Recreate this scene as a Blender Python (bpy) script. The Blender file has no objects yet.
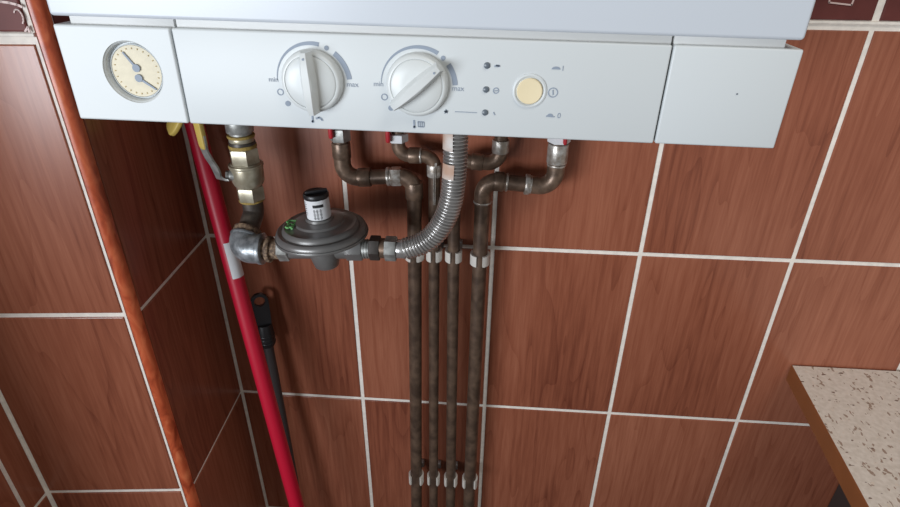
import bpy, bmesh, math, random
from mathutils import Vector, Matrix
random.seed(7)
PI = math.pi
C = bpy.context.scene.collection
sc = bpy.context.scene
ZO = 0.731                                   # height of the second grout line above the floor

# ------------------------------------------------------------------ camera
F, YAW, PIT, ROLL = 575.0, -0.06834, -0.50803, 0.01072
CAM = Vector((0.18905, -0.69744, 0.66968 + ZO))
fw = Vector((math.sin(YAW)*math.cos(PIT), math.cos(YAW)*math.cos(PIT), math.sin(PIT)))
r0 = Vector((math.cos(YAW), -math.sin(YAW), 0)); u0 = r0.cross(fw)
RT = math.cos(ROLL)*r0 + math.sin(ROLL)*u0
UP = -math.sin(ROLL)*r0 + math.cos(ROLL)*u0
cd = bpy.data.cameras.new('camera'); cam = bpy.data.objects.new('camera', cd); C.objects.link(cam)
cd.sensor_width = 36; cd.lens = F*36/900; cd.clip_start = 0.02
cam.matrix_world = Matrix(((RT.x, UP.x, -fw.x, CAM.x), (RT.y, UP.y, -fw.y, CAM.y), (RT.z, UP.z, -fw.z, CAM.z), (0, 0, 0, 1)))
sc.camera = cam

def at(px, py, y):                           # the point of the plane y seen at a pixel of the photograph
    d = fw + RT*((px-450)/F) - UP*((py-253.5)/F)
    return CAM + d*((y-CAM.y)/d.y)

# ------------------------------------------------------------------ materials
def lin(c):
    return tuple((x/255/12.92 if x/255 <= 0.04045 else ((x/255+0.055)/1.055)**2.4) for x in c) + (1,)

def mat(name, rgb, rough=0.5, metal=0.0, var=0.0, scale=40, bump=0.0, coat=0.0, rgb2=None, spec=0.5):
    m = bpy.data.materials.new(name); m.use_nodes = True
    nt = m.node_tree; b = nt.nodes['Principled BSDF']
    b.inputs['Base Color'].default_value = lin(rgb); b.inputs['Roughness'].default_value = rough
    b.inputs['Metallic'].default_value = metal; b.inputs['Coat Weight'].default_value = coat
    b.inputs['Specular IOR Level'].default_value = spec
    tc = nt.nodes.new('ShaderNodeTexCoord')
    nz = nt.nodes.new('ShaderNodeTexNoise'); nz.inputs['Scale'].default_value = scale; nz.inputs['Detail'].default_value = 5
    nt.links.new(tc.outputs['Object'], nz.inputs['Vector'])
    if var or rgb2:
        rp = nt.nodes.new('ShaderNodeValToRGB')
        a = lin(rgb); b2 = lin(rgb2) if rgb2 else tuple(x*(1-var) for x in a[:3])+(1,)
        rp.color_ramp.elements[0].position = 0.38; rp.color_ramp.elements[1].position = 0.66
        rp.color_ramp.elements[0].color = b2; rp.color_ramp.elements[1].color = a
        nt.links.new(nz.outputs['Fac'], rp.inputs['Fac']); nt.links.new(rp.outputs['Color'], b.inputs['Base Color'])
    if bump:
        bp = nt.nodes.new('ShaderNodeBump'); bp.inputs['Strength'].default_value = bump; bp.inputs['Distance'].default_value = 0.001
        nt.links.new(nz.outputs['Fac'], bp.inputs['Height']); nt.links.new(bp.outputs['Normal'], b.inputs['Normal'])
    return m

def wood_tile(name, cols, rough=0.3):
    m = bpy.data.materials.new(name); m.use_nodes = True
    nt = m.node_tree; N = nt.nodes; L = nt.links; b = N['Principled BSDF']
    b.inputs['Roughness'].default_value = rough
    uv = N.new('ShaderNodeUVMap'); uv.uv_map = 'UVMap'
    def noise(sx, sy, detail, dist, src=None):
        mp = N.new('ShaderNodeMapping'); mp.inputs['Scale'].default_value = (sx, sy, 1)
        L.new((src or uv.outputs['UV']), mp.inputs['Vector'])
        n = N.new('ShaderNodeTexNoise'); n.inputs['Scale'].default_value = 1; n.inputs['Detail'].default_value = detail
        n.inputs['Distortion'].default_value = dist; L.new(mp.outputs['Vector'], n.inputs['Vector']); return n
    def math_(op, a, bb):
        k = N.new('ShaderNodeMath'); k.operation = op
        for i, v in enumerate((a, bb)):
            if isinstance(v, (int, float)): k.inputs[i].default_value = v
            else: L.new(v, k.inputs[i])
        return k.outputs[0]
    broad = noise(15, 2.0, 2.0, 0.35)
    rings = math_('FRACT', math_('MULTIPLY', broad.outputs['Fac'], 7.0), 0.0)      # growth-ring contours of the broad figure
    ringl = math_('POWER', rings, 6.0)
    fine = noise(170, 7, 4, 0.2)
    pores = noise(420, 26, 2, 0.0)
    big = noise(5, 1.2, 2, 0.0)
    f = math_('ADD', math_('MULTIPLY', fine.outputs['Fac'], 0.42), math_('MULTIPLY', big.outputs['Fac'], 0.6))
    f = math_('SUBTRACT', f, math_('MULTIPLY', ringl, 0.085))
    f = math_('ADD', f, math_('MULTIPLY', math_('SUBTRACT', pores.outputs['Fac'], 0.5), 0.16))
    rp = N.new('ShaderNodeValToRGB'); e = rp.color_ramp.elements
    e[0].position = 0.28; e[1].position = 0.72; e[0].color = lin(cols[0]); e[1].color = lin(cols[2])
    k = e.new(0.47); k.color = lin(cols[1])
    L.new(f, rp.inputs['Fac']); L.new(rp.outputs['Color'], b.inputs['Base Color'])
    bp = N.new('ShaderNodeBump'); bp.inputs['Strength'].default_value = 0.08; bp.inputs['Distance'].default_value = 0.0006
    L.new(fine.outputs['Fac'], bp.inputs['Height']); L.new(bp.outputs['Normal'], b.inputs['Normal'])
    return m

def burl(name):
    m = bpy.data.materials.new(name); m.use_nodes = True
    nt = m.node_tree; N = nt.nodes; L = nt.links; b = N['Principled BSDF']; b.inputs['Roughness'].default_value = 0.32
    tc = N.new('ShaderNodeTexCoord'); mp = N.new('ShaderNodeMapping'); mp.inputs['Scale'].default_value = (1, 1, 0.4)
    L.new(tc.outputs['Object'], mp.inputs['Vector'])
    n = N.new('ShaderNodeTexNoise'); n.inputs['Scale'].default_value = 75; n.inputs['Detail'].default_value = 6; n.inputs['Distortion'].default_value = 1.2
    L.new(mp.outputs['Vector'], n.inputs['Vector'])
    rp = N.new('ShaderNodeValToRGB'); e = rp.color_ramp.elements
    e[0].position = 0.25; e[0].color = lin((136, 52, 30)); e[1].position = 0.75; e[1].color = lin((222, 122, 80))
    k = e.new(0.5); k.color = lin((192, 88, 54))
    L.new(n.outputs['Fac'], rp.inputs['Fac']); L.new(rp.outputs['Color'], b.inputs['Base Color'])
    return m

def speckle(name):
    m = bpy.data.materials.new(name); m.use_nodes = True
    nt = m.node_tree; N = nt.nodes; L = nt.links; b = N['Principled BSDF']; b.inputs['Roughness'].default_value = 0.42
    tc = N.new('ShaderNodeTexCoord')
    base = N.new('ShaderNodeTexNoise'); base.inputs['Scale'].default_value = 160; base.inputs['Detail'].default_value = 4
    L.new(tc.outputs['Object'], base.inputs['Vector'])
    rp = N.new('ShaderNodeValToRGB'); e = rp.color_ramp.elements
    e[0].position = 0.35; e[0].color = lin((226, 219, 207)); e[1].position = 0.65; e[1].color = lin((242, 236, 226))
    L.new(base.outputs['Fac'], rp.inputs['Fac']); col = rp.outputs['Color']
    for sc_, thr, c, stretch in ((210, 0.665, (172, 152, 136), (1, .5, 1)), (150, 0.715, (128, 108, 96), (.5, 1, 1)), (160, 0.71, (236, 226, 212), (1, 1, 1))):
        mp = N.new('ShaderNodeMapping'); mp.inputs['Scale'].default_value = stretch; mp.inputs['Rotation'].default_value = (0, 0, sc_)
        L.new(tc.outputs['Object'], mp.inputs['Vector'])
        n = N.new('ShaderNodeTexNoise'); n.inputs['Scale'].default_value = sc_; n.inputs['Detail'].default_value = 1
        L.new(mp.outputs['Vector'], n.inputs['Vector'])
        g = N.new('ShaderNodeMath'); g.operation = 'GREATER_THAN'; g.inputs[1].default_value = thr; L.new(n.outputs['Fac'], g.inputs[0])
        mx = N.new('ShaderNodeMixRGB'); L.new(g.outputs[0], mx.inputs['Fac']); L.new(col, mx.inputs['Color1']); mx.inputs['Color2'].default_value = lin(c)
        col = mx.outputs['Color']
    L.new(col, b.inputs['Base Color'])
    return m

M = dict(
    tile=wood_tile('cherry wood tile', ((112, 59, 43), (145, 84, 62), (171, 108, 83)), 0.27),
    decor=mat('dark glazed border tile', (112, 60, 56), 0.5, var=0.2, spec=0.25, scale=30),
    grout=mat('cream grout', (248, 240, 230), 0.8, var=0.12, scale=120, bump=0.3),
    trim=burl('orange burl corner profile'),
    motif=mat('pink white relief glaze', (222, 196, 190), 0.5),
    floor=mat('grey floor tile', (92, 70, 58), 0.5, var=0.2, scale=9),
    plaster=mat('white plaster', (225, 222, 215), 0.85),
    white=mat('white enamel', (200, 205, 212), 0.32, var=0.01, scale=4),
    plastic=mat('white plastic', (203, 207, 208), 0.45, var=0.015, scale=6),
    neck=mat('grey white sheet steel', (206, 206, 204), 0.5),
    under=mat('dark underside steel', (70, 70, 72), 0.6),
    cream=mat('aged cream plastic', (228, 212, 176), 0.4),
    dial=mat('yellowed gauge face', (214, 203, 176), 0.5, var=0.08, scale=220),
    clear=mat('knob plastic', (206, 209, 208), 0.35),
    mark=mat('grey print', (138, 148, 162), 0.6),
    dot=mat('dark grey lamp', (96, 104, 112), 0.35),
    copper=mat('dark tarnished copper', (118, 96, 80), 0.4, 0.4, rgb2=(84, 67, 56), scale=70, bump=0.1),
    fitting=mat('tarnished copper fitting', (140, 116, 98), 0.36, 0.45, rgb2=(100, 82, 69), scale=90, bump=0.15),
    solder=mat('bright solder', (206, 202, 196), 0.35, 0.5, rgb2=(158, 146, 134), scale=160, bump=0.4),
    galv=mat('galvanised steel', (184, 184, 180), 0.4, 0.5, rgb2=(140, 140, 136), scale=110, bump=0.2),
    castgalv=mat('cast galvanised elbow', (176, 181, 184), 0.38, 0.5, rgb2=(120, 124, 127), scale=130, bump=0.5),
    brass=mat('dull nickel brass', (194, 187, 166), 0.34, 0.45, rgb2=(164, 154, 132), scale=90, bump=0.15),
    rust=mat('rusty thread', (164, 138, 112), 0.75, 0.1, rgb2=(88, 70, 58), scale=260, bump=0.8),
    hemp=mat('yellow sealing paste', (176, 148, 78), 0.7, var=0.3, scale=300, bump=0.6),
    darkmetal=mat('blackened steel', (84, 78, 74), 0.42, 0.4, var=0.3, scale=150),
    bend=mat('brown black iron', (104, 94, 84), 0.5, 0.3, rgb2=(70, 62, 56), scale=90, bump=0.2),
    black=mat('black plastic', (34, 33, 35), 0.38),
    regul=mat('grey painted zinc', (136, 134, 132), 0.34, 0.45, var=0.12, scale=60),
    paper=mat('white paper label', (228, 228, 230), 0.6),
    ink=mat('black ink', (32, 30, 32), 0.6),
    green=mat('green paint', (110, 176, 104), 0.6),
    steelhose=mat('stainless corrugated steel', (206, 203, 200), 0.25, 0.7, rgb2=(186, 183, 180), scale=60),
    yellow=mat('yellow vinyl', (206, 178, 92), 0.45, var=0.1, scale=80),
    yellowdull=mat('dusty yellow vinyl', (176, 150, 92), 0.5),
    red=mat('red lacquered steel', (194, 16, 50), 0.42),
    redplastic=mat('red plastic', (176, 34, 44), 0.4),
    greytube=mat('dark grey tube', (66, 60, 60), 0.45, 0.2),
    clip=mat('white plastic clip', (214, 208, 200), 0.5),
    clipbase=mat('grey plastic clip foot', (150, 142, 138), 0.5),
    sticker=mat('white hose sticker', (222, 216, 210), 0.6, rgb2=(196, 160, 138), scale=45),
    counter=speckle('speckled laminate'),
    edge=mat('brown edge band', (150, 92, 52), 0.5, var=0.1, scale=30),
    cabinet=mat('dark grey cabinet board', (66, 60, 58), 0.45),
    frame=mat('white window frame', (230, 230, 228), 0.4),
)
g = bpy.data.materials.new('window glass'); g.use_nodes = True
gb = g.node_tree.nodes['Principled BSDF']; gb.inputs['Transmission Weight'].default_value = 1; gb.inputs['Roughness'].default_value = 0; gb.inputs['IOR'].default_value = 1.02
M['glass'] = g

# ------------------------------------------------------------------ mesh helpers
def frame(d):
    d = d.normalized(); a = Vector((0, 0, 1)) if abs(d.z) < 0.9 else Vector((0, 1, 0))
    x = d.cross(a).normalized(); return x, d.cross(x).normalized()

class MB:
    def __init__(s): s.bm = bmesh.new(); s.sl = 0
    def _new(s, before, sl=None):
        for f in s.bm.faces:
            if f not in before: f.material_index = s.sl
    def box(s, lo, hi, bev=0.0, seg=2, mx=None):
        b = bmesh.new(); bmesh.ops.create_cube(b, size=1)
        lo, hi = Vector(lo), Vector(hi); c = (lo+hi)/2; d = hi-lo
        for v in b.verts: v.co = Vector((v.co.x*d.x, v.co.y*d.y, v.co.z*d.z)) + c
        if bev: bmesh.ops.bevel(b, geom=b.edges[:], offset=bev, segments=seg, profile=0.5, affect='EDGES')
        s.add(b, mx); return s
    def add(s, b, mx=None):
        if mx is not None: b.transform(mx)
        vm = {}
        for v in b.verts: vm[v] = s.bm.verts.new(v.co)
        for f in b.faces:
            try: q = s.bm.faces.new([vm[v] for v in f.verts]); q.material_index = s.sl; q.smooth = f.smooth
            except ValueError: pass
        b.free()
    def lathe(s, prof, n=40, mx=None, a0=0.0, a1=2*PI, caps=True):  # profile of (radius, z)
        full = abs(a1-a0-2*PI) < 1e-6; b = bmesh.new(); rings = []
        k = n if full else n+1
        for r, z in prof:
            if r < 1e-7 and full: rings.append([b.verts.new((0, 0, z))]*k); continue
            rings.append([b.verts.new((r*math.cos(a0+(a1-a0)*i/n), r*math.sin(a0+(a1-a0)*i/n), z)) for i in range(k)])
        for A, B in zip(rings, rings[1:]):
            for i in range(n):
                j = (i+1) % k
                vs = []
                for v in (A[i], A[j], B[j], B[i]):
                    if v not in vs: vs.append(v)
                if len(vs) > 2: b.faces.new(vs)
        if full and caps:
            for R, rev in ((rings[0], 1), (rings[-1], 0)):
                if len(set(R)) > 2: b.faces.new(R[::-1] if rev else R)
        s.add(b, mx); return s
    def tube(s, pts, r, n=20, caps=True):           # r: number or list
        pts = [Vector(p) for p in pts]; rs = r if isinstance(r, (list, tuple)) else [r]*len(pts)
        b = bmesh.new(); rings = []; x = None
        for i, p in enumerate(pts):
            d = (pts[min(i+1, len(pts)-1)]-pts[max(i-1, 0)]).normalized()
            if x is None: x, _ = frame(d)
            else: x = (x - d*x.dot(d)).normalized()
            y = d.cross(x)
            rings.append([b.verts.new(p + (x*math.cos(2*PI*k/n) + y*math.sin(2*PI*k/n))*rs[i]) for k in range(n)])
        for A, B in zip(rings, rings[1:]):
            for k in range(n): b.faces.new((A[k], A[(k+1) % n], B[(k+1) % n], B[k]))
        if caps: b.faces.new(rings[0][::-1]); b.faces.new(rings[-1])
        s.add(b); return s
    def cyl(s, p, q, r, n=28, r2=None, bev=0.0):
        p, q = Vector(p), Vector(q); r2 = r if r2 is None else r2
        if bev:
            d = (q-p).normalized()
            return s.tube([p, p+d*bev*.3, p+d*bev, q-d*bev, q-d*bev*.3, q], [r-bev, r-bev*.3, r, r2, r2-bev*.3, r2-bev], n)
        return s.tube([p, q], [r, r2], n)
    def hexnut(s, p, q, r, bev=0.0012, rot=0.0): return s.cyl(p, q, r, 6, bev=bev)
    def prism(s, pts, d, bev=0.0):                  # planar polygon (3D points) extruded by the vector d
        b = bmesh.new(); vs = [b.verts.new(Vector(p)) for p in pts]; f = b.faces.new(vs)
        e = bmesh.ops.extrude_face_region(b, geom=[f]); d = Vector(d)
        for v in e['geom']:
            if isinstance(v, bmesh.types.BMVert): v.co += d
        bmesh.ops.recalc_face_normals(b, faces=b.faces[:])
        if bev: bmesh.ops.bevel(b, geom=b.edges[:], offset=bev, segments=2, profile=0.5, affect='EDGES')
        s.add(b); return s
    def build(s, name, mats, parent=None, smooth=True, ang=35):
        bm = s.bm; bmesh.ops.recalc_face_normals(bm, faces=bm.faces[:])
        me = bpy.data.meshes.new(name)
        for f in bm.faces: f.smooth = smooth
        if smooth:
            for e in bm.edges:
                if len(e.link_faces) == 2 and e.calc_face_angle(0) > math.radians(ang): e.smooth = False
        bm.to_mesh(me); bm.free()
        for m in (mats if isinstance(mats, (list, tuple)) else [mats]): me.materials.append(M[m])
        o = bpy.data.objects.new(name, me); C.objects.link(o)
        if parent is not None: o.parent = parent
        return o

def localize(o, root):        # the mesh was laid out in world coordinates: bring it into its thing's frame
    o.data.transform(root.matrix_basis.inverted())
    return o

def empty(name, loc, label, cat, group=None, rot=(0, 0, 0)):
    o = bpy.data.objects.new(name, None); C.objects.link(o); o.location = loc; o.rotation_euler = rot
    o.matrix_basis = Matrix.Translation(Vector(loc)) @ Matrix.Rotation(rot[1], 4, 'Y')
    o['label'] = label; o['category'] = cat; o.empty_display_size = 0.02
    if group: o['group'] = group
    return o

def part(root, mb, name, mats, parent=None, label=None, smooth=True, ang=35):
    o = mb.build(name, mats, None, smooth, ang); localize(o, root); o.parent = parent or root
    if label: o['label'] = label
    return o

def tag(o, label, cat, group=None):
    o['label'] = label; o['category'] = cat
    if group: o['group'] = group
    return o

def fillet(pts, rad, n=10):
    pts = [Vector(p) for p in pts]; out = [pts[0]]; arcs = []
    for a, b, c in zip(pts, pts[1:], pts[2:]):
        u = (a-b).normalized(); v = (c-b).normalized(); al = u.angle(v); t = rad/math.tan(al/2)
        A = b+u*t; B = b+v*t; ctr = b+(u+v).normalized()*(rad/math.sin(al/2)); arc = []
        ra, rb = A-ctr, B-ctr; th = ra.angle(rb)
        for i in range(n+1):
            f = i/n; arc.append(ctr + (ra*math.sin((1-f)*th) + rb*math.sin(f*th))/math.sin(th))
        out += arc; arcs.append((arc, u, v))
    return out+[pts[-1]], arcs

# ------------------------------------------------------------------ tiled walls
P = 0.2919                                        # tile pitch, vertical; tiles are 20 cm wide
ZL = [ZO-P*2.504, ZO-2*P, ZO-P, ZO, ZO+P, ZO+2*P]
def tiled_wall(name, origin, u, nrm, us, u_end, thick, top=2.5, border=True, gap=0.0058, tile_rng=None):
    """origin at floor, u along the wall, nrm towards the room; tile faces lie in the plane through origin."""
    o, u, nrm = Vector(origin), Vector(u).normalized(), Vector(nrm).normalized(); z = Vector((0, 0, 1))
    bm = bmesh.new(); uvl = bm.loops.layers.uv.new('UVMap')
    rec = 0.0016
    def quadbox(a0, a1, z0, z1, d0, d1, mi, bev):
        b = bmesh.new(); bmesh.ops.create_cube(b, size=1)
        for v in b.verts: v.co = Vector(((v.co.x+.5)*(a1-a0)+a0, (v.co.y+.5)*(d1-d0)+d0, (v.co.z+.5)*(z1-z0)+z0))
        if bev: bmesh.ops.bevel(b, geom=[e for e in b.edges if all(v.co.y > d1-1e-6 for v in e.verts)], offset=bev, segments=2, profile=0.5, affect='EDGES')
        ox, oy = random.random()*40, random.random()*40; vm = {}
        for v in b.verts: vm[v] = bm.verts.new(o + u*v.co.x + nrm*v.co.y + z*v.co.z)
        for f in b.faces:
            q = bm.faces.new([vm[v] for v in f.verts]); q.material_index = mi
            for l, v in zip(q.loops, f.verts): l[uvl].uv = (v.co.x-a0+ox, v.co.z-z0+oy)
        b.free()
    quadbox(us[0]-gap/2, u_end, 0, top, -thick, -rec, 0, 0)
    zs = [0.0]+ZL[1:]
    cols = list(zip(us, us[1:]+[u_end]))
    for a0, a1 in cols:
        e0 = a0+gap/2; e1 = a1-gap/2
        if e1-e0 < 0.004: continue
        for z0, z1 in zip(zs, zs[1:]): quadbox(e0, e1, z0+gap/2, z1-gap/2, -thick*.5, 0, 1, 0.0012)
        zb = ZL[-1]+0.0075
        quadbox(e0+.0012, e1-.0012, zb, zb+0.06, -thick*.5, 0.0004, 2, 0.0015)
        zt = zb+0.066; hi = zt
        while hi < top-0.02:
            quadbox(e0, e1, hi, min(hi+P-gap, top), -thick*.5, 0, 1, 0.0012); hi += P
    quadbox(us[0]-gap/2, u_end, ZL[-1]+0.0035, ZL[-1]+0.0068, -rec, 0.0012, 0, 0.0008)       # raised grout strip under the border
    bmesh.ops.recalc_face_normals(bm, faces=bm.faces[:])
    me = bpy.data.meshes.new(name); bm.to_mesh(me); bm.free()
    for k in ('grout', 'tile', 'decor', 'motif'): me.materials.append(M[k])
    ob = bpy.data.objects.new(name, me); C.objects.link(ob); ob['kind'] = 'structure'
    return ob

XC = -0.204
tiled_wall('wall_back', (0, 0, 0), (1, 0, 0), (0, -1, 0), [XC, 0.0, 0.2, 0.4, 0.6, 0.8, 1.0, 1.2], 1.4, 0.1)
# the pipe chase in the left corner: its right face, its front face
A = Vector((XC, 0, 0)); B = Vector((-0.1972, -0.1890, 0)); du = (B-A)
tiled_wall('wall_recess_left', (XC, 0.0, 0), du, (-du.y, du.x, 0), [0.0], du.length-0.0035, 0.02, gap=0.005)
A = Vector((-0.389, -0.2132, 0)); B = Vector((-0.2085, -0.1955, 0)); du2 = (B-A)
tiled_wall('wall_chase_front', A, du2, (du2.y, -du2.x, 0), [0.0], du2.length-0.0012, 0.02)
# left wall coming towards the camera, with the window opening beyond
tiled_wall('wall_left', (-0.389, -0.2132, 0), (0, -1, 0), (1, 0, 0), [0.0, 0.0365], 0.2365, 0.06)

fl = MB().box((-1.6, -3.2, -0.1), (1.6, 0.1, 0)).build('floor', 'floor', smooth=False); fl['kind'] = 'structure'

# corner profile (quarter round) between the two faces of the chase
mb = MB(); cx, cy, rr = -0.2072, -0.1855, 0.0104
prof = [Vector((cx+rr*math.sin(t), cy-rr*math.cos(t), 0)) for t in [PI/2*i/12 for i in range(13)]] + [Vector((cx, cy+.001, 0))]
b = bmesh.new()
lo = [b.verts.new(p) for p in prof]; hi = [b.verts.new(p+Vector((0, 0, 2.5))) for p in prof]
for i in range(len(lo)):
    j = (i+1) % len(lo); b.faces.new((lo[i], lo[j], hi[j], hi[i]))
b.faces.new(lo[::-1]); b.faces.new(hi); mb.add(b)
t = mb.build('trim_1', 'trim'); t['kind'] = 'structure'

# ornaments in relief on the border tiles: part of the setting
def strip(mb, pts, w, nrm, d=0.0009):
    nrm = Vector(nrm).normalized()
    for a, b_ in zip(pts, pts[1:]):
        a, b_ = Vector(a), Vector(b_); s = nrm.cross((b_-a)).normalized()*w/2; e = (b_-a).normalized()*w*.4
        mb.prism([a-s-e, b_-s+e, b_+s+e, a+s-e], nrm*d)
bz = ZL[-1]+0.0075
mo = MB()
for x0 in (0.2, 0.4, 0.6):
    for k, cx in enumerate((0.055, 0.145, )):
        c = Vector((x0+cx+(0.012 if k else 0), -0.0004, bz+0.031)); sgn = -1 if k else 1
        for h, w in ((0.0145, 0.0016),):
            q = [c+Vector((x*h*1.0, 0, z*h + sgn*x*0.0013)) for x, z in ((-.82, -1), (.82, -1), (1, 1), (-1, 1), (-.82, -1))]
            strip(mo, q, w, (0, -1, 0))
        q = [c+Vector((x*.0085, 0, z*.0085+.001)) for x, z in ((-.8, -1), (.8, -1), (1, 1), (-1, 1))]
        mo.prism(q, (0, -0.0009, 0))
o = mo.build('trim_2', 'motif', smooth=False); o['kind'] = 'structure'
mo = MB(); n2 = Vector((du2.y, -du2.x, 0)).normalized()
def pf(px, py):                                    # pixel -> pillar front plane
    d = fw + RT*((px-450)/F) - UP*((py-253.5)/F); p0 = A; return CAM + d*((p0-CAM).dot(n2)/d.dot(n2)) + n2*0.0004
c = pf(19, 16); e1 = du2.normalized(); e2 = Vector((0, 0, 1))
strip(mo, [c+e1*math.cos(t)*(.0036-.00026*t)+e2*math.sin(t)*(.006-.0004*t) for t in [PI*.8-i*.45 for i in range(9)]], 0.0010, n2)
strip(mo, [pf(x, y) for x, y in ((26, 31), (28.5, 27), (30, 31.5))], 0.0016, n2)
strip(mo, [pf(x, y) for x, y in ((-8, 1), (2, 1.6), (10, 2.6), (18, 4.6), (22, 6.5))], 0.0020, n2)
o = mo.build('trim_3', 'motif', smooth=False); o['kind'] = 'structure'

# ------------------------------------------------------------------ wall-hung boiler
YB = -0.345; BX, BZ = 0.1424, 0.5589+ZO
boiler = empty('gas_boiler', (BX, 0, BZ), 'white wall-hung gas boiler with round gauge and two knobs above the pipes', 'boiler', rot=(0, 0.0118, 0))
MI = boiler.matrix_basis.inverted()
HW = 0.2207
def bpart(mb, name, mats, parent=None, label=None, smooth=True, ang=35):      # built straight in boiler coordinates
    o = mb.build(name, mats, None, smooth, ang); o.parent = parent or boiler
    if label: o['label'] = label
    return o
def bl(px, py, y=YB): return MI @ at(px, py, y)
bpart(MB().box((-HW+.0004, YB-.0008, .0628), (HW-.0016, -.012, .80), .0022, 4), 'casing', 'white', label='tall white enamelled casing')
S1, S2, GP = -.1474, .1484, .00055
for x0, x1 in ((-HW+.0095, S1+.0012), (S1+.0026, S2-.0006), (S2+.0008, HW-.0095)):
    bpart(MB().box((x0, YB+.0035, .052), (x1, YB+.03, .07), .0004), 'neck', 'neck', label='recessed light grey strip under the casing')
bpart(MB().box((-HW+.0095, YB+.031, .012), (HW-.0095, -.014, .0625), .001), 'base_plate', 'under', label='dark steel underside')
def panel(x0, x1, name, label):
    b = bmesh.new(); bmesh.ops.create_cube(b, size=1); d = (x1-x0, .06, .058)
    for v in b.verts: v.co = Vector((v.co.x*d[0]+(x0+x1)/2, v.co.y*d[1]+YB+.03, v.co.z*d[2]+.029))
    bmesh.ops.bevel(b, geom=b.edges[:], offset=.0011, segments=3, profile=0.5, affect='EDGES')
    mb = MB(); mb.add(b); return bpart(mb, name, 'plastic', label=label)
def cut(o, mx, prof):                               # a round recess sunk into a panel
    cut_ = MB().lathe(prof, 64, mx).build('t', 'plastic'); cut_.parent = boiler
    md = o.modifiers.new('recess', 'BOOLEAN'); md.operation = 'DIFFERENCE'; md.solver = 'EXACT'; md.object = cut_
    bpy.context.view_layer.update()
    me = bpy.data.meshes.new_from_object(o.evaluated_get(bpy.context.evaluated_depsgraph_get()))
    o.modifiers.clear(); o.data = me; bpy.data.objects.remove(cut_)
    for f in me.polygons: f.use_smooth = False
pl = panel(-HW, S1-GP, 'end_panel', 'left white end panel holding the gauge')
pc = panel(S1+GP, S2-GP, 'control_panel', 'wide white control panel with printed symbols')
pr = panel(S2+GP, HW, 'end_panel', 'plain white right end panel')
for S_ in (S1, S2): bpart(MB().box((S_-.0005, YB+.0025, .002), (S_+.0005, YB+.02, .056)), 'joint_strip', 'under', label='dark strip in the panel joint', smooth=False)
bpart(MB().lathe([(0.0005, 0), (.0005, .0003), (0, .0003)], 10, Matrix.Translation(bl(737, 94)) @ Matrix.Rotation(PI/2, 4, 'X')), 'speck', 'dot', pr, label='small dark speck')

RX = Matrix.Rotation(PI/2, 4, 'X')                  # local z -> -y (towards the room)
def onp(p, dz=0.0): return Matrix.Translation(Vector((p.x, YB-dz, p.z))) @ RX
# gauge
gc = bl(133, 72.5)
gd = .0052
cut(pl, onp(gc), [(0, -gd), (.0171, -gd), (.0180, -.0016), (.0190, -.0004), (.0190, .004), (0, .004)])
gf = Vector((gc.x+.0002, 0, gc.z-.0001))
gauge = bpart(MB().lathe([(.0166, -gd), (.0166, -gd+.0012), (.0160, -gd+.0015), (.0158, -gd+.0008), (0, -gd+.0008)], 56, onp(gf)), 'pressure_gauge', 'plastic', label='round gauge sunk into the left end panel')
bpart(MB().lathe([(.0158, -gd+.0006), (.0157, -gd+.0012), (.0, -gd+.0014)], 48, onp(gf)), 'dial_face', 'dial', gauge, label='yellowed cream dial face')
nd = MB()
def disc(mb, c, r, d=0.0006, n=20, h=0.0): mb.lathe([(r, h), (r, h+d), (0, h+d)], n, onp(c))
hub1, hub2 = bl(138, 67.5, YB+gd), bl(140.5, 77.5, YB+gd)
def pstrip(mb, a, b_, w0, w1, d, h=0.0):
    a = Vector((a.x, YB-h, a.z)); b_ = Vector((b_.x, YB-h, b_.z)); s = Vector((0, -1, 0)).cross(b_-a).normalized()
    mb.prism([a-s*w0/2, b_-s*w1/2, b_+s*w1/2, a+s*w0/2], (0, -d, 0))
disc(nd, hub1, .0024, .001, h=.0014-gd); pstrip(nd, hub1, bl(124, 51.5, YB+gd), .0015, .0009, .0007, .0014-gd)
disc(nd, hub2, .0024, .001, h=.0014-gd); pstrip(nd, hub2, bl(158, 89, YB+gd), .0015, .0009, .0007, .0014-gd)
bpart(nd, 'needle', 'mark', gauge, label='two grey needles')
tk = MB()
for i in range(24):
    a = 2*PI*i/24
    p = gf + Vector((math.cos(a)*.0134, 0, math.sin(a)*.0134)); q = gf + Vector((math.cos(a)*.0143, 0, math.sin(a)*.0143))
    pstrip(tk, p, q, .0006, .0006, .0002, .00135-gd)
bpart(tk, 'scale', 'yellowdull', gauge, label='faint ring of scale ticks')

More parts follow.
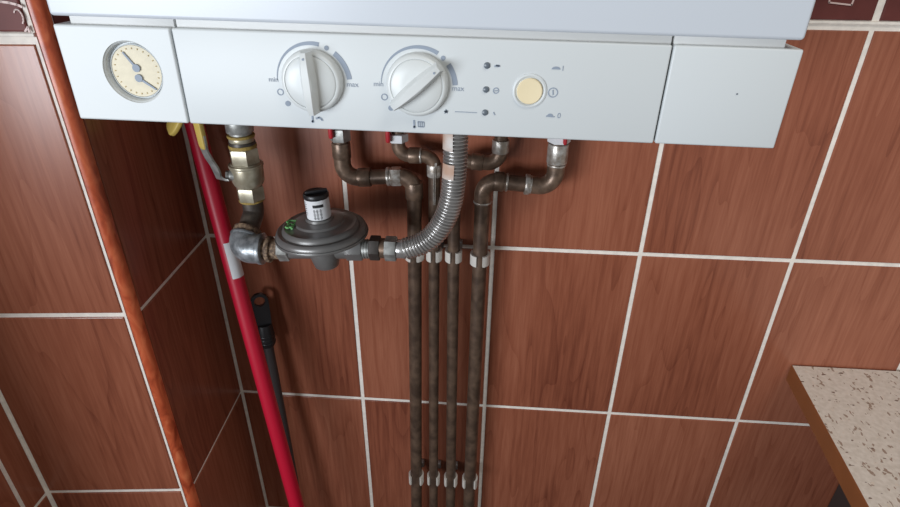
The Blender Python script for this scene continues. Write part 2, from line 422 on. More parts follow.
# knobs
def knob(cpx, a_px, b_px, label):
    c = bl(*cpx)
    mb = MB(); mb.lathe([(.0189, 0), (.0187, .003), (.0179, .0048), (.0167, .0056), (.0160, .0056), (.0157, .0051), (.0154, .0056), (.0148, .0060), (.008, .0066), (0, .0066)], 64, onp(c))
    k = bpart(mb, 'knob', 'clear', label=label)
    a, b_ = bl(*a_px), bl(*b_px); d = Vector((b_.x-a.x, 0, b_.z-a.z)); ang = math.atan2(d.z, d.x)
    L = .0365; g_ = MB(); bb = bmesh.new()
    # a grip bar: wider foot, narrower crest, lens-shaped in plan
    n = 14; rows = []
    for i in range(n+1):
        x = -L/2+L*i/n; f = 1-(2*i/n-1)**2*0.35
        w0, w1, h = .0052*f, .0030*f, .0145-.0022*abs(2*i/n-1)**3
        rows.append([bb.verts.new((x, -w0, .004)), bb.verts.new((x, -w1, h-.0008)), bb.verts.new((x, -w1*.7, h)), bb.verts.new((x, w1*.7, h)), bb.verts.new((x, w1, h-.0008)), bb.verts.new((x, w0, .004))])
    for R0, R1 in zip(rows, rows[1:]):
        for j in range(5): bb.faces.new((R0[j], R0[j+1], R1[j+1], R1[j]))
    bb.faces.new(rows[0]); bb.faces.new(rows[-1][::-1])
    g_.add(bb, onp(c) @ Matrix.Rotation(ang, 4, 'Z'))
    bpart(g_, 'grip', 'clear', k, label='raised grip bar across the knob')
    m_ = MB(); e = Vector((d.x, 0, d.z)).normalized()
    q = c + e*(.0150); disc(m_, Vector((q.x, 0, q.z)), .0007, .0003, h=.0132)
    bpart(m_, 'pointer_mark', 'mark', k, label='grey pointer mark on the grip')
    return c
k1 = knob((313.0, 80.8), (319, 109), (311, 51), 'left knob with its grip upright')
k2 = knob((417.5, 84.5), (397, 106), (444, 66), 'right knob with its grip turned diagonally')

# print on the control panel
H = 0.0; D = 0.00022
def mark(mb, name='printed_symbol', m='mark', label=None): return bpart(mb, name, m, pc, label=label, smooth=False)
def arc(c, r, a0, a1, w0, w1, n=30):
    mb = MB(); pts = []
    b = bmesh.new(); A_ = []; B_ = []
    for i in range(n+1):
        f = i/n; a = math.radians(a0+(a1-a0)*f); w = w0+(w1-w0)*f
        A_.append(b.verts.new((c.x+math.cos(a)*r, YB-D, c.z+math.sin(a)*r))); B_.append(b.verts.new((c.x+math.cos(a)*(r+w), YB-D, c.z+math.sin(a)*(r+w))))
    for i in range(n): b.faces.new((A_[i], A_[i+1], B_[i+1], B_[i]))
    e = bmesh.ops.extrude_face_region(b, geom=b.faces[:])
    for v in e['geom']:
        if isinstance(v, bmesh.types.BMVert): v.co.y = YB+.0003
    mb.add(b); return mb
for c, ae, dot, s0, s1 in ((k1, 76, 64, 51, 7), (k2, 58, 48, 36, 4)):
    ca = c+Vector((0, 0, -.0011))
    mark(arc(ca, .0220, 178, ae, .0004, .0024), label='grey tapering dial arc')
    mb = MB(); disc(mb, ca+Vector((math.cos(math.radians(dot)), 0, math.sin(math.radians(dot))))*.0230, .0014, .0003); mark(mb, m='mark', label='grey dial dot')
    mark(arc(ca, .0214, s0, s1, .0031, .0031), label='thick grey dial arc')
def text(s, px, py, size, name='printed_word', label=None, m='mark'):
    cu = bpy.data.curves.new('t', 'FONT'); cu.body = s; cu.size = size; cu.align_x = 'CENTER'; cu.align_y = 'CENTER'; cu.extrude = .00012; cu.fill_mode = 'BOTH'
    to = bpy.data.objects.new('t', cu); C.objects.link(to); bpy.context.view_layer.update()
    me = bpy.data.meshes.new_from_object(to.evaluated_get(bpy.context.evaluated_depsgraph_get())); bpy.data.objects.remove(to)
    me.transform(onp(bl(px, py), .0001)); me.name = name; me.materials.clear(); me.materials.append(M[m])
    o = bpy.data.objects.new(name, me); C.objects.link(o); o.parent = pc
    if label: o['label'] = label
def ring(px, py, r, w, label, m='mark'):
    c = bl(px, py); mb = arc(c, r-w, 0, 360, w, w, 24); mark(mb, m=m, label=label)
def pdot(px, py, r, label, m='mark'):
    mb = MB(); disc(mb, bl(px, py), r, .0003); mark(mb, m=m, label=label)
text('min', 273.5, 79.5, .0042); text('max', 352.5, 84.5, .0044)
text('min', 378.5, 84, .0042); text('max', 458, 88.5, .0044)
ring(280.5, 92, .0021, .0006, 'small grey ring beside the left knob'); pdot(288, 103.5, .0017, 'grey dot beside the left knob')
ring(384.5, 97, .0021, .0006, 'small grey ring beside the right knob'); pdot(391, 108, .0017, 'grey dot beside the right knob')
def strokes(segs, label, m='mark', w=.0007):
    mb = MB()
    for s in segs:
        for a, b_ in zip(s, s[1:]): pstrip(mb, bl(*a), bl(*b_), w, w, .0003, 0)
    mark(mb, m=m, label=label)
strokes([[(312.4, 114.5), (312.8, 122)]], 'grey thermometer symbol under the left knob', w=.0011); pdot(312.8, 121.5, .0009, 'grey thermometer bulb under the left knob')
strokes([[(316, 118.5), (319, 117.6), (322, 119), (322.4, 120.8)], [(319, 117.6), (318.6, 116.6)]], 'grey tap symbol under the left knob', w=.0012)
strokes([[(414, 120), (414.4, 127.5)]], 'grey thermometer symbol under the right knob', w=.0011); pdot(414.4, 127, .0009, 'grey thermometer bulb under the right knob')
strokes([[(418, 121.5), (424, 122), (424.2, 127), (418.2, 126.6), (418, 121.5)], [(420, 121.8), (420.2, 126.7)], [(422, 122), (422.2, 126.8)]], 'grey radiator symbol under the right knob', w=.0006)
strokes([[(446, 109.5), (447.5, 113), (444.2, 111), (448, 110.8), (444.8, 113.2), (446, 109.5)]], 'small grey star beside the right knob', w=.0006)
strokes([[(455, 111.5), (477, 112.6)]], 'thin grey line to the lowest lamp', w=.0004)
strokes([[(494.5, 66), (500, 66.2)], [(496, 65.3), (499.5, 65.6)]], 'small grey tap symbol beside the top lamp', w=.001)
ring(496, 90.6, .0019, .0006, 'small grey ring beside the middle lamp'); strokes([[(494.5, 90.6), (497.5, 90.6)]], 'tiny grey flame beside the middle lamp', w=.0005)
strokes([[(493.4, 112), (495, 115)]], 'small grey slash beside the lowest lamp', w=.0006)
for px, py, w_ in ((487, 65.5, 'top'), (486, 89.5, 'middle'), (485, 112.5, 'lowest')):
    c = bl(px, py); bpart(MB().lathe([(.0020, -.0002), (.0018, .0007), (.001, .0011), (0, .0012)], 24, onp(c)), 'indicator_light', 'dot', label='%s dark grey indicator lamp' % w_)
# on/off button
bc = bl(529.5, 91)
bpart(MB().lathe([(.0104, -.0003), (.0102, .0006), (.0092, .0010), (.0084, .0006), (.0080, .0002), (0, .0002)], 48, onp(bc)), 'button_surround', 'plastic')
bpart(MB().lathe([(.0077, 0), (.0077, .0012), (.0072, .0018), (.004, .0016), (0, .0015)], 48, onp(bc)), 'button', 'cream', label='round cream push button')
ring(553, 92.5, .0030, .0006, 'grey on-off symbol'); strokes([[(553, 90), (553.1, 95)]], 'stroke inside the on-off symbol')
mb = MB()
def blob(px, py, w, h):
    c = bl(px, py); b = bmesh.new(); n = 10
    vs = [b.verts.new((c.x+w*math.cos(PI*i/n), YB-D, c.z+h*math.sin(PI*i/n))) for i in range(n+1)]; f = b.faces.new(vs)
    e = bmesh.ops.extrude_face_region(b, geom=[f])
    for v in e['geom']:
        if isinstance(v, bmesh.types.BMVert): v.co.y = YB+.0003
    m = MB(); m.add(b); return m
mark(blob(556, 69.3, .0026, .0016), m='mark', label='dark raised button symbol'); text('I', 563, 68.5, .0042)
mark(blob(550, 116.6, .0020, .0019), m='mark', label='dark pressed button symbol'); strokes([[(546, 116), (554.5, 116.8)]], 'line under the pressed button symbol', w=.0006); text('0', 559, 115.8, .0046)

# ------------------------------------------------------------------ copper pipes
YP = -0.035
def extend(p, q, z):                                # follow the line from p through q to the height z
    d = q-p; return p + d*((z-p.z)/d.z)
def copper_pipe(label, low, top, side, up, r, spec):
    """low/top pixel points of the riser, side: pixel where it turns up, up: pixel near the boiler"""
    a = at(*low[0], YP); b = at(*low[1], YP); t = at(*top, YP); s = at(*side, YP); u = at(*up, YP)
    foot = extend(b, a, 0.0)
    bend = Vector(((extend(b, a, t.z)).x, YP, t.z)); s = Vector((u.x, YP, s.z))
    head = Vector((u.x, YP, BZ+.012))
    root = empty('copper_pipe', foot, label, 'pipe', 'copper pipes under the boiler')
    path, arcs = fillet([foot, bend, s, head], r*1.85)
    part(root, MB().tube(path, r, 22), 'tube', 'copper')
    for arc_, u_, v_ in arcs:
        ext = r*1.0
        pts = [arc_[0]+u_*ext] + arc_ + [arc_[-1]+v_*ext]
        e = part(root, MB().tube(pts, r+.0010, 22), 'elbow', 'fitting')
        for q, d in ((pts[0], u_), (pts[-1], v_)):
            part(root, MB().cyl(q-d*.0012, q+d*.0016, r+.0017, 22, bev=.0008), 'solder_ring', 'solder', e, label='pale solder ring')
    d = (s-bend).normalized()
    for (kind, f, ln, rr_, m) in spec.get('side', ()):
        c = bend.lerp(s, f); p, q = c-d*ln/2, c+d*ln/2
        part(root, MB().hexnut(p, q, rr_) if kind == 'union_nut' else MB().cyl(p, q, rr_, 24, bev=.001), kind, m, label=spec.get('lab', {}).get(kind))
    for (kind, z, ln, rr_, m) in spec.get('up', ()):
        c = Vector((u.x, YP, z)); p, q = c-Vector((0, 0, ln/2)), c+Vector((0, 0, ln/2))
        part(root, MB().hexnut(p, q, rr_) if 'nut' in kind else MB().cyl(p, q, rr_, 24, bev=.001), kind, m)
    for (kind, z, ln, rr_, m) in spec.get('riser', ()):
        c = extend(b, a, z); p, q = c-Vector((0, 0, ln/2)), c+Vector((0, 0, ln/2))
        part(root, MB().cyl(p, q, rr_, 24, bev=.001), kind, m)
    if 'handle' in spec:
        px, py, w, h = spec['handle']; hc = at(px, py, YP-.012); hc.z = max(hc.z, 0)
        mb = MB().box((hc.x-w, hc.y-.006, hc.z-h), (hc.x+w, hc.y+.006, hc.z+h+.02), .0022, 3)
        part(root, mb, 'valve_handle', 'redplastic', label='small red valve handle')
    return root, a, b, u
zz = lambda px, py: at(px, py, YP).z
c1, a1, b1, u1 = copper_pipe('dark copper pipe leftmost of the four, turning left to the boiler', ((415, 300), (416.5, 500)), (408, 175.5), (345, 178), (341, 145), .0094,
    dict(side=(('union_nut', .25, .013, .0122, 'solder'), ('union_collar', .36, .004, .0118, 'solder'), ('coupling', .70, .016, .0118, 'fitting')), lab={'union_nut': 'silver grey union nut'},
         up=(('coupling', zz(340, 150), .02, .0113, 'fitting'), ('union_nut', zz(338, 134), .016, .0125, 'galv')), riser=(('coupling', zz(413, 190), .022, .0113, 'fitting'),), handle=(331.5, 133, .0028, .006)))
c2, a2, b2, u2 = copper_pipe('thin dark copper pipe second from the left, with threads hanging at its bend', ((434, 300), (433.5, 500)), (437, 156), (400, 155), (398, 140), .0074,
    dict(side=(('coupling', .55, .014, .0098, 'fitting'), ('solder_collar', .38, .003, .0096, 'solder')), up=(('union_nut', zz(397, 137), .01, .0125, 'paper'),), riser=(('coupling', zz(437, 170), .016, .0092, 'solder'),), handle=(388.5, 137, .0028, .006)))
c3, a3, b3, u3 = copper_pipe('thin dark copper pipe third from the left, running up behind the steel hose', ((453, 300), (450.5, 500)), (462, 160), (500, 164), (501, 140), .0080,
    dict(side=(('coupling', .5, .014, .0102, 'fitting'),), up=(('coupling', zz(501, 146), .016, .0102, 'solder'),)))
c4, a4, b4, u4 = copper_pipe('dark copper pipe rightmost of the four, turning right to the boiler', ((478, 300), (469, 500)), (486, 180), (550, 187), (558, 150), .0097,
    dict(side=(('coupling', .22, .012, .0122, 'fitting'), ('solder_collar', .62, .006, .0128, 'solder')), up=(('coupling', zz(557, 153), .024, .0124, 'solder'), ('union_nut', zz(560, 138), .010, .0135, 'paper')), handle=(565, 140, .0022, .005)))
th = MB()
for px, dx in ((433.4, 0), (434.6, .6)):
    th.tube([at(px+2, 163, YP-.0095), at(px+1, 172, YP-.0098), at(px+dx, 186, YP-.0095), at(px+dx*.5, 205, YP-.009)], .0006, 6)
part(c2, th, 'sealing_thread', 'hemp' if False else 'solder', label='pale sealing threads hanging from the bend')

# clips
def clip(a, b, z, r, label, open_=38):
    c = extend(b, a, z); root = empty('pipe_clip', (c.x, -.001, c.z), label, 'clip', 'white clips holding the copper pipes')
    mb = MB(); ri, ro, h = r+.0004, r+.0033, (.0092 if open_ > 30 else .0076); n = 30
    g0 = math.radians(open_); bb = bmesh.new(); rows = []
    for i in range(n+1):
        a_ = -PI/2+g0+(2*PI-2*g0)*i/n
        fl = 1+0.10*max(0, 1-min(i, n-i)/4)*(1 if open_ > 30 else .3)          # lips flare at the opening
        rows.append([bb.verts.new((c.x+math.cos(a_)*q*fl, c.y+math.sin(a_)*q, c.z+s*h)) for q, s in ((ri, -1), (ri, 1), (ro, 1), (ro, -1))])
    for R0, R1 in zip(rows, rows[1:]):
        for j in range(4): bb.faces.new((R0[j], R0[(j+1) % 4], R1[(j+1) % 4], R1[j]))
    bb.faces.new(rows[0]); bb.faces.new(rows[-1][::-1]); mb.add(bb)
    part(root, mb, 'jaw', 'clip')
    part(root, MB().box((c.x-.010, -.009, c.z-.0065), (c.x+.010, -.0008, c.z+.0065), .001).box((c.x-.0045, c.y+r+.001, c.z-.006), (c.x+.0045, -.006, c.z+.006), .0006), 'foot', 'clipbase', label='grey foot screwed to the wall')
zu, zd = ZO+.298, ZO-.137
rows_ = ((a1, b1, .0094, 'leftmost copper pipe'), (a2, b2, .0074, 'second copper pipe from the left'), (a3, b3, .008, 'third copper pipe from the left'), (a4, b4, .0097, 'rightmost copper pipe'))
for a, b_, r, w_ in rows_:
    clip(a, b_, zu-(.003 if r > .0095 else 0), r, 'white clip in the upper row holding the '+w_, 20)
    clip(a, b_, zd, r, 'white clip in the lower row holding the '+w_)

# ------------------------------------------------------------------ gas line
GX, GY = -0.0930, -0.080
EX = -0.0965
gz = lambda py: at(246, py-2.5-(py-140)*.05, GY).z
V = lambda x, y, z: Vector((x, y, z))
def gp(z): return V(GX, GY, z)
RY, RZ = -0.120, 0.3425+ZO                          # axis of the horizontal run
gp_root = empty('gas_pipe', V(GX, -.002, BZ-.022), 'galvanised gas pipe coming down behind the panel into the brass valve', 'pipe')
part(gp_root, MB().tube(fillet([gp(gz(140)), gp(BZ-.022), V(GX, -.002, BZ-.022)], .022)[0], .0122, 28), 'tube', 'galv')
part(gp_root, MB().cyl(gp(gz(134)), gp(gz(116)), .0152, 32, bev=.001), 'coupling', 'galv')
# ball valve
valve = empty('ball_valve', gp(gz(206)), 'brass ball valve with a yellow coated lever on the gas pipe', 'valve')
prof = []
zt, zb = gz(136), gz(206)
body = MB()
body.cyl(gp(gz(139)), gp(gz(144)), .0142, 32, bev=.0008)
body.hexnut(gp(gz(167)), gp(gz(150)), .0172, .002)
ymid = gz(178)
body.tube([gp(gz(166)), gp(gz(168)), gp(gz(171)), gp(gz(178)), gp(gz(185)), gp(gz(188)), gp(gz(190))], [.0165, .0182, .0190, .0186, .0182, .0168, .0150], 36)
body.cyl(gp(gz(167)), gp(gz(170)), .0198, 36, bev=.0008)
body.hexnut(gp(gz(190)), gp(gz(204.5)), .0165, .002)
part(valve, body, 'body', 'brass')
part(valve, MB().cyl(gp(gz(150)), gp(gz(143.5)), .0150, 32, bev=.0006), 'collar', 'darkmetal', label='dark collar')
for y0, y1, r_ in ((136.5, 139.5, .0155), (146.5, 150.5, .0158), (203.5, 206, .0150)): part(valve, MB().cyl(gp(gz(y1)), gp(gz(y0)), r_, 32, bev=.0012), 'sealing_ring', 'hemp', label='yellow ring of sealing paste')
yl = GY-.012
st0 = V(GX, GY-.006, ymid); sd = (at(229, 175, yl)-st0)
part(valve, MB().cyl(st0, st0+sd*1.0, .0062, 22, bev=.0006).hexnut(st0+sd*1.0, st0+sd*1.22, .0052), 'stem', 'galv')
lv = MB()
lp = [at(x, y, yl-dy) for x, y, dy in ((229.5, 178.5, .002), (225.5, 180, .003), (219, 177.5, .004), (217, 172, .005), (214.5, 166.5, .008), (209, 158.5, .012), (204.5, 150, .016), (203, 143, .016), (201.5, 135, .016))]
def band(mb, pts, w, t_, wd):                       # flat bar: width along wd, thickness t_
    wd = Vector(wd).normalized(); b = bmesh.new(); rows = []
    for i, p in enumerate(pts):
        d = (pts[min(i+1, len(pts)-1)]-pts[max(i-1, 0)]).normalized(); wv = (wd-d*wd.dot(d)).normalized(); n = d.cross(wv)
        W = w[i] if isinstance(w, list) else w
        rows.append([b.verts.new(p+wv*W*sx+n*t_*sy) for sx, sy in ((-.5, -.5), (-.4, -.62), (.4, -.62), (.5, -.5), (.5, .5), (.4, .62), (-.4, .62), (-.5, .5))])
    for A_, B_ in zip(rows, rows[1:]):
        for j in range(8): b.faces.new((A_[j], A_[(j+1) % 8], B_[(j+1) % 8], B_[j]))
    b.faces.new(rows[0][::-1]); b.faces.new(rows[-1]); mb.add(b)
fl_, _ = fillet(lp, .0012, 3)
band(lv, lp, .012, .0022, (.75, -.5, 0.25))
lever = part(valve, lv, 'lever', 'galv', label='bent steel lever', ang=50)
gr = MB()
gpts = [at(x, y, yl-.016) for x, y in ((204.6, 150.5), (202.2, 140), (199.5, 129), (196.5, 117), (191.5, 107), (186, 106), (181, 112), (176.5, 119.5), (172.3, 126.5), (169, 132.5)) ]
band(gr, gpts, [.0115, .0115, .0120, .0135, .0170, .0200, .0240, .0270, .0265, .0170], .0052, (.75, -.5, 0.25))
o = part(valve, gr, 'lever_grip', 'yellow', lever, label='yellow vinyl sleeve of the lever', ang=60)
md = o.modifiers.new('round', 'SUBSURF'); md.levels = 1; md.render_levels = 2
# elbow
elb = empty('pipe_elbow', V(EX, RY, RZ-.0175), 'grey galvanised elbow with a rusty threaded nipple left of the round regulator', 'pipe fitting')
p0, p1, p2, p3 = gp(gz(205)), V(GX+.0005, GY-.001, gz(205)-.016), V(EX, RY, RZ), V(EX+.06, RY, RZ)
pth, arcs = fillet([p0, p1, p2, p3], .0115, 8)
dn = (p2-p1).normalized()
part(elb, MB().tube(fillet([p0+V(0, 0, .004), p1, p2-dn*.008], .012, 8)[0], .0122, 26), 'street_bend', 'bend', label='dark bent nipple under the valve')
q0 = p2-dn*.0165
pe, _ = fillet([q0, p2, V(EX+.024, RY, RZ)], .0118, 12)
n_ = len(pe)
rs = [.0172]+[.0178]*(n_-2)+[.0174]
part(elb, MB().tube(pe, rs, 32), 'elbow_body', 'castgalv')
part(elb, MB().cyl(V(EX+.0205, RY, RZ), V(EX+.0262, RY, RZ), .0188, 32, bev=.0012).cyl(q0-dn*.0005, q0+dn*.0035, .0184, 32, bev=.0012), 'elbow_rim', 'castgalv')
part(elb, MB().cyl(q0-dn*.0088, q0+dn*.001, .0166, 28, bev=.001), 'rusty_ring', 'rust', label='rusty sealing ring on top of the elbow')
XR = at(322, 246, RY).x + .0040
part(elb, MB().cyl(V(EX+.026, RY, RZ), V(XR-.046, RY, RZ+.001), .0118, 28), 'nipple', 'rust', label='rusty threaded nipple')
part(elb, MB().cyl(V(EX+.030, RY, RZ), V(EX+.036, RY, RZ), .0158, 28, bev=.002), 'nipple_collar', 'rust')

# regulator
RZ = 0.3465+ZO
RC = V(XR, RY, RZ+.0225)
reg = empty('gas_regulator', V(XR, RY, RZ-.028), 'round grey disc-shaped gas pressure regulator with a white capped turret on top', 'gas regulator')
T = Matrix.Translation(RC)
part(reg, MB().lathe([(0, .0195), (.0150, .0192), (.0160, .0168), (.0245, .0156), (.0270, .0150), (.0285, .0128), (.0305, .0124), (.0360, .0108), (.0385, .0112), (.0408, .0114), (.0424, .0102), (.0434, .0074), (.0442, .0056), (.0462, .0058), (.0486, .0060), (.0504, .0046), (.0516, .0020), (.0518, .0006), (.0518, -.0008), (.0500, -.0014)], 80, T), 'cover', 'regul', label='stepped grey upper cover')
part(reg, MB().lathe([(.0500, -.0010), (.0528, -.0010), (.0532, -.0024), (.0528, -.0040), (.0512, -.0050), (.047, -.0072), (.041, -.0100), (.032, -.0126), (.022, -.0145), (0, -.0150)], 80, T), 'lower_bowl', 'regul')
body = MB().cyl(V(XR-.046, RY, RZ), V(XR+.046, RY, RZ), .0118, 32, bev=.001)
body.hexnut(V(XR+.026, RY, RZ), V(XR+.0455, RY, RZ), .0138, .0015)
body.cyl(V(XR, RY, RZ), V(XR, RY, RC.z-.010), .0165, 32)
part(reg, body, 'body', 'regul')
part(reg, MB().lathe([(.0185, -.022), (.0178, -.030), (.0142, -.0435), (.0132, -.0445), (0, -.0445)], 40, T), 'bottom_boss', 'regul', label='tapered boss underneath')
part(reg, MB().hexnut(V(XR-.0545, RY, RZ), V(XR-.0415, RY, RZ), .0150, .0015), 'inlet_nut', 'galv', label='pale hexagonal inlet nut')
part(reg, MB().cyl(V(XR+.0455, RY, RZ), V(XR+.0535, RY, RZ), .0108, 28).cyl(V(XR+.0465, RY, RZ), V(XR+.048, RY, RZ), .0116, 28).cyl(V(XR+.0500, RY, RZ), V(XR+.0515, RY, RZ), .0116, 28), 'outlet_thread', 'galv', label='pale outlet thread')
tur = part(reg, MB().lathe([(.0131, .017), (.0131, .0445), (0, .0445)], 48, T), 'turret', 'regul')
def wrap(r, a0, a1, z0, z1, n=16, d=.0004):         # a patch lying on the turret; angle measured from -y
    b = bmesh.new(); rows = []
    for i in range(n+1):
        a = a0+(a1-a0)*i/n
        rows.append([b.verts.new(RC+V(math.sin(a)*q, -math.cos(a)*q, z)) for q, z in ((r, z0), (r+d, z0), (r+d, z1), (r, z1))])
    for A_, B_ in zip(rows, rows[1:]):
        for j in range(4): b.faces.new((A_[j], A_[(j+1) % 4], B_[(j+1) % 4], B_[j]))
    b.faces.new(rows[0]); b.faces.new(rows[-1][::-1]); return b
w = MB(); w.add(wrap(.0131, -PI*.9, PI*.9, .0200, .0440, 60)); part(reg, w, 'label', 'paper', tur, label='white printed paper label')
w = MB(); R2 = .01355
w.add(wrap(R2, -.10, .78, .0352, .0386, 10, .0002))
for a in (-.02, .22, .50):
    for k in range(9):
        z1 = .0332-.0014*k; ww = (.05, .09, .07)[k % 3]
        w.add(wrap(R2, a-ww, a+ww, z1-.0007, z1, 3, .0002))
for k in range(7):
    z1 = .0412-.0026*k
    w.add(wrap(R2, -.95, -.80+.08*(k % 2), z1-.0007, z1, 3, .0002))
part(reg, w, 'label_print', 'ink', tur, label='black bar and lines of small print', smooth=False)
cap = part(reg, MB().lathe([(.0138, .0432), (.0141, .0442), (.0141, .0478), (.0133, .0490), (.0122, .0484), (0, .0478)], 40, T), 'cap', 'black', label='black plastic screw cap')
part(reg, MB().box((-.0118, -.0020, .0474), (.0128, .0020, .0518), .001, 2, T @ Matrix.Rotation(.42, 4, 'Z')), 'cap_bar', 'black', cap)
gm = MB()
def cover_pt(px, py):                               # pixel -> the cover's inner slope
    z = RC.z+.0136; d = fw + RT*((px-450)/F) - UP*((py-253.5)/F); return CAM + d*((z-CAM.z)/d.z)
for s in (((289, 221), (293, 219.5), (298, 220), (302, 218)), ((289, 227), (292, 223), (296, 224), (299, 221)), ((291, 219), (290, 227)), ((294, 228), (297, 222)), ((287.5, 226), (295, 226.5))):
    gm.tube([cover_pt(*q) for q in s], .0012, 6)
part(reg, gm, 'paint_mark', 'green', label='green painted check mark')

reg.rotation_euler = (0, -0.045, 0)
RZ = 0.3505+ZO

# hose
hx = XR+.0525
hose = empty('gas_hose', V(hx, RY, RZ), 'ribbed stainless steel gas hose curving up from the regulator to the boiler', 'hose')
part(hose, MB().hexnut(V(hx, RY, RZ), V(hx+.0125, RY, RZ), .0146, .0014), 'nut', 'darkmetal', label='black hexagonal nut')
part(hose, MB().cyl(V(hx+.0115, RY, RZ), V(hx+.020, RY, RZ), .0118, 30), 'sleeve', 'fitting', label='brown sleeve between the nuts')
part(hose, MB().hexnut(V(hx+.018, RY, RZ), V(hx+.0315, RY, RZ), .0146, .0014), 'nut', 'galv', label='pale hexagonal nut next to the hose')
part(hose, MB().cyl(V(hx+.031, RY, RZ), V(hx+.0425, RY, RZ), .0112, 32, bev=.001), 'ferrule', 'steelhose', label='smooth steel ferrule')
h0 = V(hx+.041, RY, RZ)
ctrl = [h0] + [V(at(x, y, RY).x, RY, at(x, y, RY).z) for x, y in ((422.5, 243), (435.5, 233), (446.5, 215), (452.2, 195), (454.5, 172), (455.5, 150))]
top = V(ctrl[-1].x, RY, BZ+.010); ctrl.append(top)
def catmull(c, n=14):
    c = [c[0]*2-c[1]] + c + [c[-1]*2-c[-2]]; out = []
    for i in range(1, len(c)-2):
        for k in range(n):
            t = k/n; a, b_, d, e = c[i-1:i+3]
            out.append(.5*((2*b_)+(d-a)*t+(2*a-5*b_+4*d-e)*t*t+(3*b_-a-3*d+e)*t**3))
    return out+[c[-2]]
cp = catmull(ctrl, 20); ln = [0]
for a, b_ in zip(cp, cp[1:]): ln.append(ln[-1]+(b_-a).length)
tot = ln[-1]; pitch = .0039; nr = int(tot/pitch); pts, rad = [], []
j = 0
for i in range(nr*8+1):
    s = tot*i/(nr*8)
    while j < len(ln)-2 and ln[j+1] < s: j += 1
    f = (s-ln[j])/max(1e-9, ln[j+1]-ln[j]); pts.append(cp[j].lerp(cp[j+1], f))
    rad.append(.0098+.0034*(max(0, math.cos(PI*((i % 8)/8-.5)))**.6))
part(hose, MB().tube(pts, rad, 28), 'ribbed_tube', 'steelhose', ang=80)
def hose_patch(py0, py1, a0, a1):
    i0 = min(range(len(pts)), key=lambda i: abs(pts[i].z-at(455, py0, RY).z) + (0 if pts[i].z > RZ+.05 else 9)); i1 = min(range(len(pts)), key=lambda i: abs(pts[i].z-at(455, py1, RY).z)+(0 if pts[i].z > RZ+.05 else 9))
    b = bmesh.new(); rows = []; n = 8
    for p in (pts[i0], pts[i1]):
        rows.append([b.verts.new(p+V(math.sin(a)*rr_, -math.cos(a)*rr_, 0)) for rr_ in (.0134, .0138) for a in [a0+(a1-a0)*k/n for k in range(n+1)]])
    A_, B_ = rows; m = n+1
    for k in range(n):
        b.faces.new((A_[k], A_[k+1], B_[k+1], B_[k])); b.faces.new((A_[m+k], A_[m+k+1], B_[m+k+1], B_[m+k]))
        b.faces.new((A_[k], A_[k+1], A_[m+k+1], A_[m+k])); b.faces.new((B_[k], B_[k+1], B_[m+k+1], B_[m+k]))
    b.faces.new((A_[0], B_[0], B_[m], A_[m])); b.faces.new((A_[n], B_[n], B_[m+n], A_[m+n]))
    mb = MB(); mb.add(b); return mb
part(hose, hose_patch(128, 148, -1.25, -.15), 'sticker', 'sticker', label='upper white sticker on the hose')
part(hose, hose_patch(161, 176, -1.15, .0), 'sticker', 'sticker', label='lower white sticker with a brown stain')

# ------------------------------------------------------------------ handles leaning in the corner
pa, pb = at(297, 507, -.120), at(200, 145, -.055)
ft = extend(pb, pa, 0.0); tp = pb + (pb-pa)*((-.014-pb.y)/(pb.y-pa.y))
pole = empty('mop_handle', ft, 'shiny red round handle with a white sticker leaning in the corner', 'handle')
RP = .0109
part(pole, MB().cyl(ft+(tp-ft).normalized()*.02, tp, RP, 36, bev=.003), 'stick', 'red')
part(pole, MB().cyl(ft, ft+(tp-ft).normalized()*.05, RP+.003, 28, bev=.002), 'socket', 'black')
ax = (tp-ft).normalized()
def pole_patch(py0, py1, c0, c1, r):                # patch on the pole's visible side
    zs_ = []
    for py in (py0, py1):
        best = min((abs((CAM-(CAM)).length), 0),)
        best, bt = 1e9, 0
        for i in range(2001):
            q = pa.lerp(tp, i/2000); dd = q-CAM; k = dd.dot(fw); yy = 253.5-F*dd.dot(UP)/k
            if abs(yy-py) < best: best, bt = abs(yy-py), i/2000
        zs_.append(pa.lerp(tp, bt))
    toc = (CAM-zs_[0]); toc = (toc-ax*toc.dot(ax)).normalized(); sdv = ax.cross(toc)
    if sdv.dot(RT) < 0: sdv = -sdv
    b = bmesh.new(); n = 14; rows = []
    for p in zs_:
        rows.append([b.verts.new(p+(toc*math.cos(a)+sdv*math.sin(a))*q) for q in (r, r+.0003) for a in [c0+(c1-c0)*k/n for k in range(n+1)]])
    A_, B_ = rows; m = n+1
    for k in range(n):
        b.faces.new((A_[k], A_[k+1], B_[k+1], B_[k])); b.faces.new((A_[m+k], A_[m+k+1], B_[m+k+1], B_[m+k]))
        b.faces.new((A_[k], A_[k+1], A_[m+k+1], A_[m+k])); b.faces.new((B_[k], B_[k+1], B_[m+k+1], B_[m+k]))
    b.faces.new((A_[0], B_[0], B_[m], A_[m])); b.faces.new((A_[n], B_[n], B_[m+n], A_[m+n]))
    mb = MB(); mb.add(b); return mb
part(pole, pole_patch(241, 276, -.35, 1.5, RP+.0001), 'sticker', 'paper', label='white paper sticker')

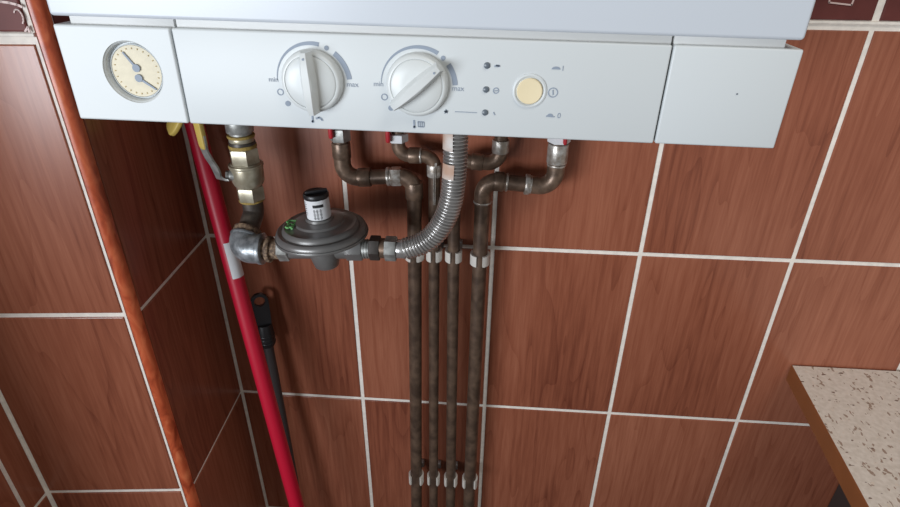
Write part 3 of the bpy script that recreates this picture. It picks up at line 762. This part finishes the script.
ta, tb = at(277.3, 395, -.040), at(258.5, 296, -.024)
ax2 = (tb-ta).normalized(); f2 = extend(tb, ta, 0.0)
br = empty('broom_handle', f2, 'dark grey handle with a black hanging loop behind the red handle', 'handle')
je = ta.lerp(tb, (395-341)/(395-296)*1.0)
part(br, MB().cyl(f2, je, .0078, 24), 'stick', 'greytube')
sl = MB().tube([je-ax2*.004, je, je+ax2*.004, je+ax2*.024, je+ax2*.033], [.0100, .0118, .0122, .0122, .0110], 28)
for k in range(3): sl.cyl(je+ax2*(.002+.006*k), je+ax2*(.0045+.006*k),   .0128, 28, bev=.0008)
end = part(br, sl, 'grip_sleeve', 'black', label='ribbed black end sleeve')
# flat tongue with an eyelet
ux = V(1, 0, 0); ux = (ux-ax2*ux.x).normalized(); nn = ux.cross(ax2); 
tc_ = CAM-je; nn = (tc_-ax2*tc_.dot(ax2)).normalized(); ux = ax2.cross(nn).normalized()
e0 = je+ax2*.030; top_c = je+ax2*(at(260, 301, -.0245)-je).dot(ax2); b = bmesh.new(); n = 32; Ro, Ri = .0122, .0078
outer, inner = [], []
Lb = (top_c-e0).dot(ax2)
for i in range(n):
    a = 2*PI*i/n; c_, s_ = math.cos(a), math.sin(a)
    yo = top_c + ux*c_*Ro + ax2*(s_*Ro if s_ > 0 else 0)
    if s_ <= 0: yo = top_c + ux*math.copysign(abs(c_)**.25, c_)*Ro - ax2*Lb*min(1, -s_*1.25)
    outer.append(yo); inner.append(top_c + ux*c_*Ri + ax2*s_*Ri*1.0)
layers = []
for off in (-.0032, .0032):
    layers.append(([b.verts.new(p+nn*off) for p in outer], [b.verts.new(p+nn*off) for p in inner]))
for (O_, I_) in layers:
    for i in range(n): b.faces.new((O_[i], O_[(i+1) % n], I_[(i+1) % n], I_[i]))
for idx in (0, 1):
    X0, X1 = layers[0][idx], layers[1][idx]
    for i in range(n): b.faces.new((X0[i], X0[(i+1) % n], X1[(i+1) % n], X1[i]))
mb = MB(); mb.add(b)
part(br, mb, 'hanging_loop', 'black', label='flat black loop with a hole')

# ------------------------------------------------------------------ worktop and the cabinet under it
WT = 0.1189+ZO; wl0 = V(0.6471, -.003, 0); wl1 = V(0.6471-.0899*.6, -.6, 0)
top_ = MB().prism([V(wl0.x+.0012, wl0.y, WT-.026), V(1.38, wl0.y, WT-.026), V(1.38, -.6, WT-.026), V(wl1.x+.0012, wl1.y, WT-.026)], (0, 0, .026))
wk = empty('worktop', V(0.98, -.3, WT-.026), 'speckled beige laminate worktop with a brown edge band at the lower right', 'worktop')
part(wk, top_, 'slab', 'counter', smooth=False, label='speckled beige laminate slab')
part(wk, MB().prism([wl0+V(-.0006, 0, WT-.0265), wl0+V(.0012, 0, WT-.0265), wl1+V(.0012, 0, WT-.0265), wl1+V(-.0006, 0, WT-.0265)], (0, 0, .0264)), 'edge_band', 'edge', smooth=False, label='brown edge band')
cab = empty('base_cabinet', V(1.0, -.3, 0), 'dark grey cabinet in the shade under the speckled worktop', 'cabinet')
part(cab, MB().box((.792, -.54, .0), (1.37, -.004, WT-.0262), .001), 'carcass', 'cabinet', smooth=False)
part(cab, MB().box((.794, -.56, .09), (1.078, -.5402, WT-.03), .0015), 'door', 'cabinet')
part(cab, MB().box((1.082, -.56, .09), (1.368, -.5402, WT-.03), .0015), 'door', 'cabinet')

# ------------------------------------------------------------------ light
def area(name, loc, target, sx, sy, power, col):
    l = bpy.data.lights.new(name, 'AREA'); l.shape = 'RECTANGLE'; l.size = sx; l.size_y = sy; l.energy = power; l.color = col
    o = bpy.data.objects.new(name, l); C.objects.link(o); o.location = loc
    o.rotation_euler = (Vector(target)-Vector(loc)).to_track_quat('-Z', 'Y').to_euler(); return o
area('window_daylight', (-1.05, -1.95, 1.2), (0.15, 0.0, 3.5), 1.1, 0.9, 56, (0.87, 0.93, 1.0))
area('worktop_fill', (0.85, -1.0, 2.4), (0.85, -0.9, 0.8), 0.6, 0.6, 9, (1.0, 0.96, 0.88))  # added fill light that brightens the worktop from above; no real fixture of the kitchen
wd = bpy.data.worlds.new('world'); sc.world = wd; wd.use_nodes = True
wd.node_tree.nodes['Background'].inputs['Color'].default_value = (0.90, 0.91, 0.90, 1)
wd.node_tree.nodes['Background'].inputs['Strength'].default_value = 0.26

sc.view_settings.view_transform = 'Standard'; sc.view_settings.look = 'None'; sc.view_settings.exposure = 0.0; sc.view_settings.gamma = 1.0
sc.view_settings.use_curve_mapping = False
sc.cycles.use_denoising = True
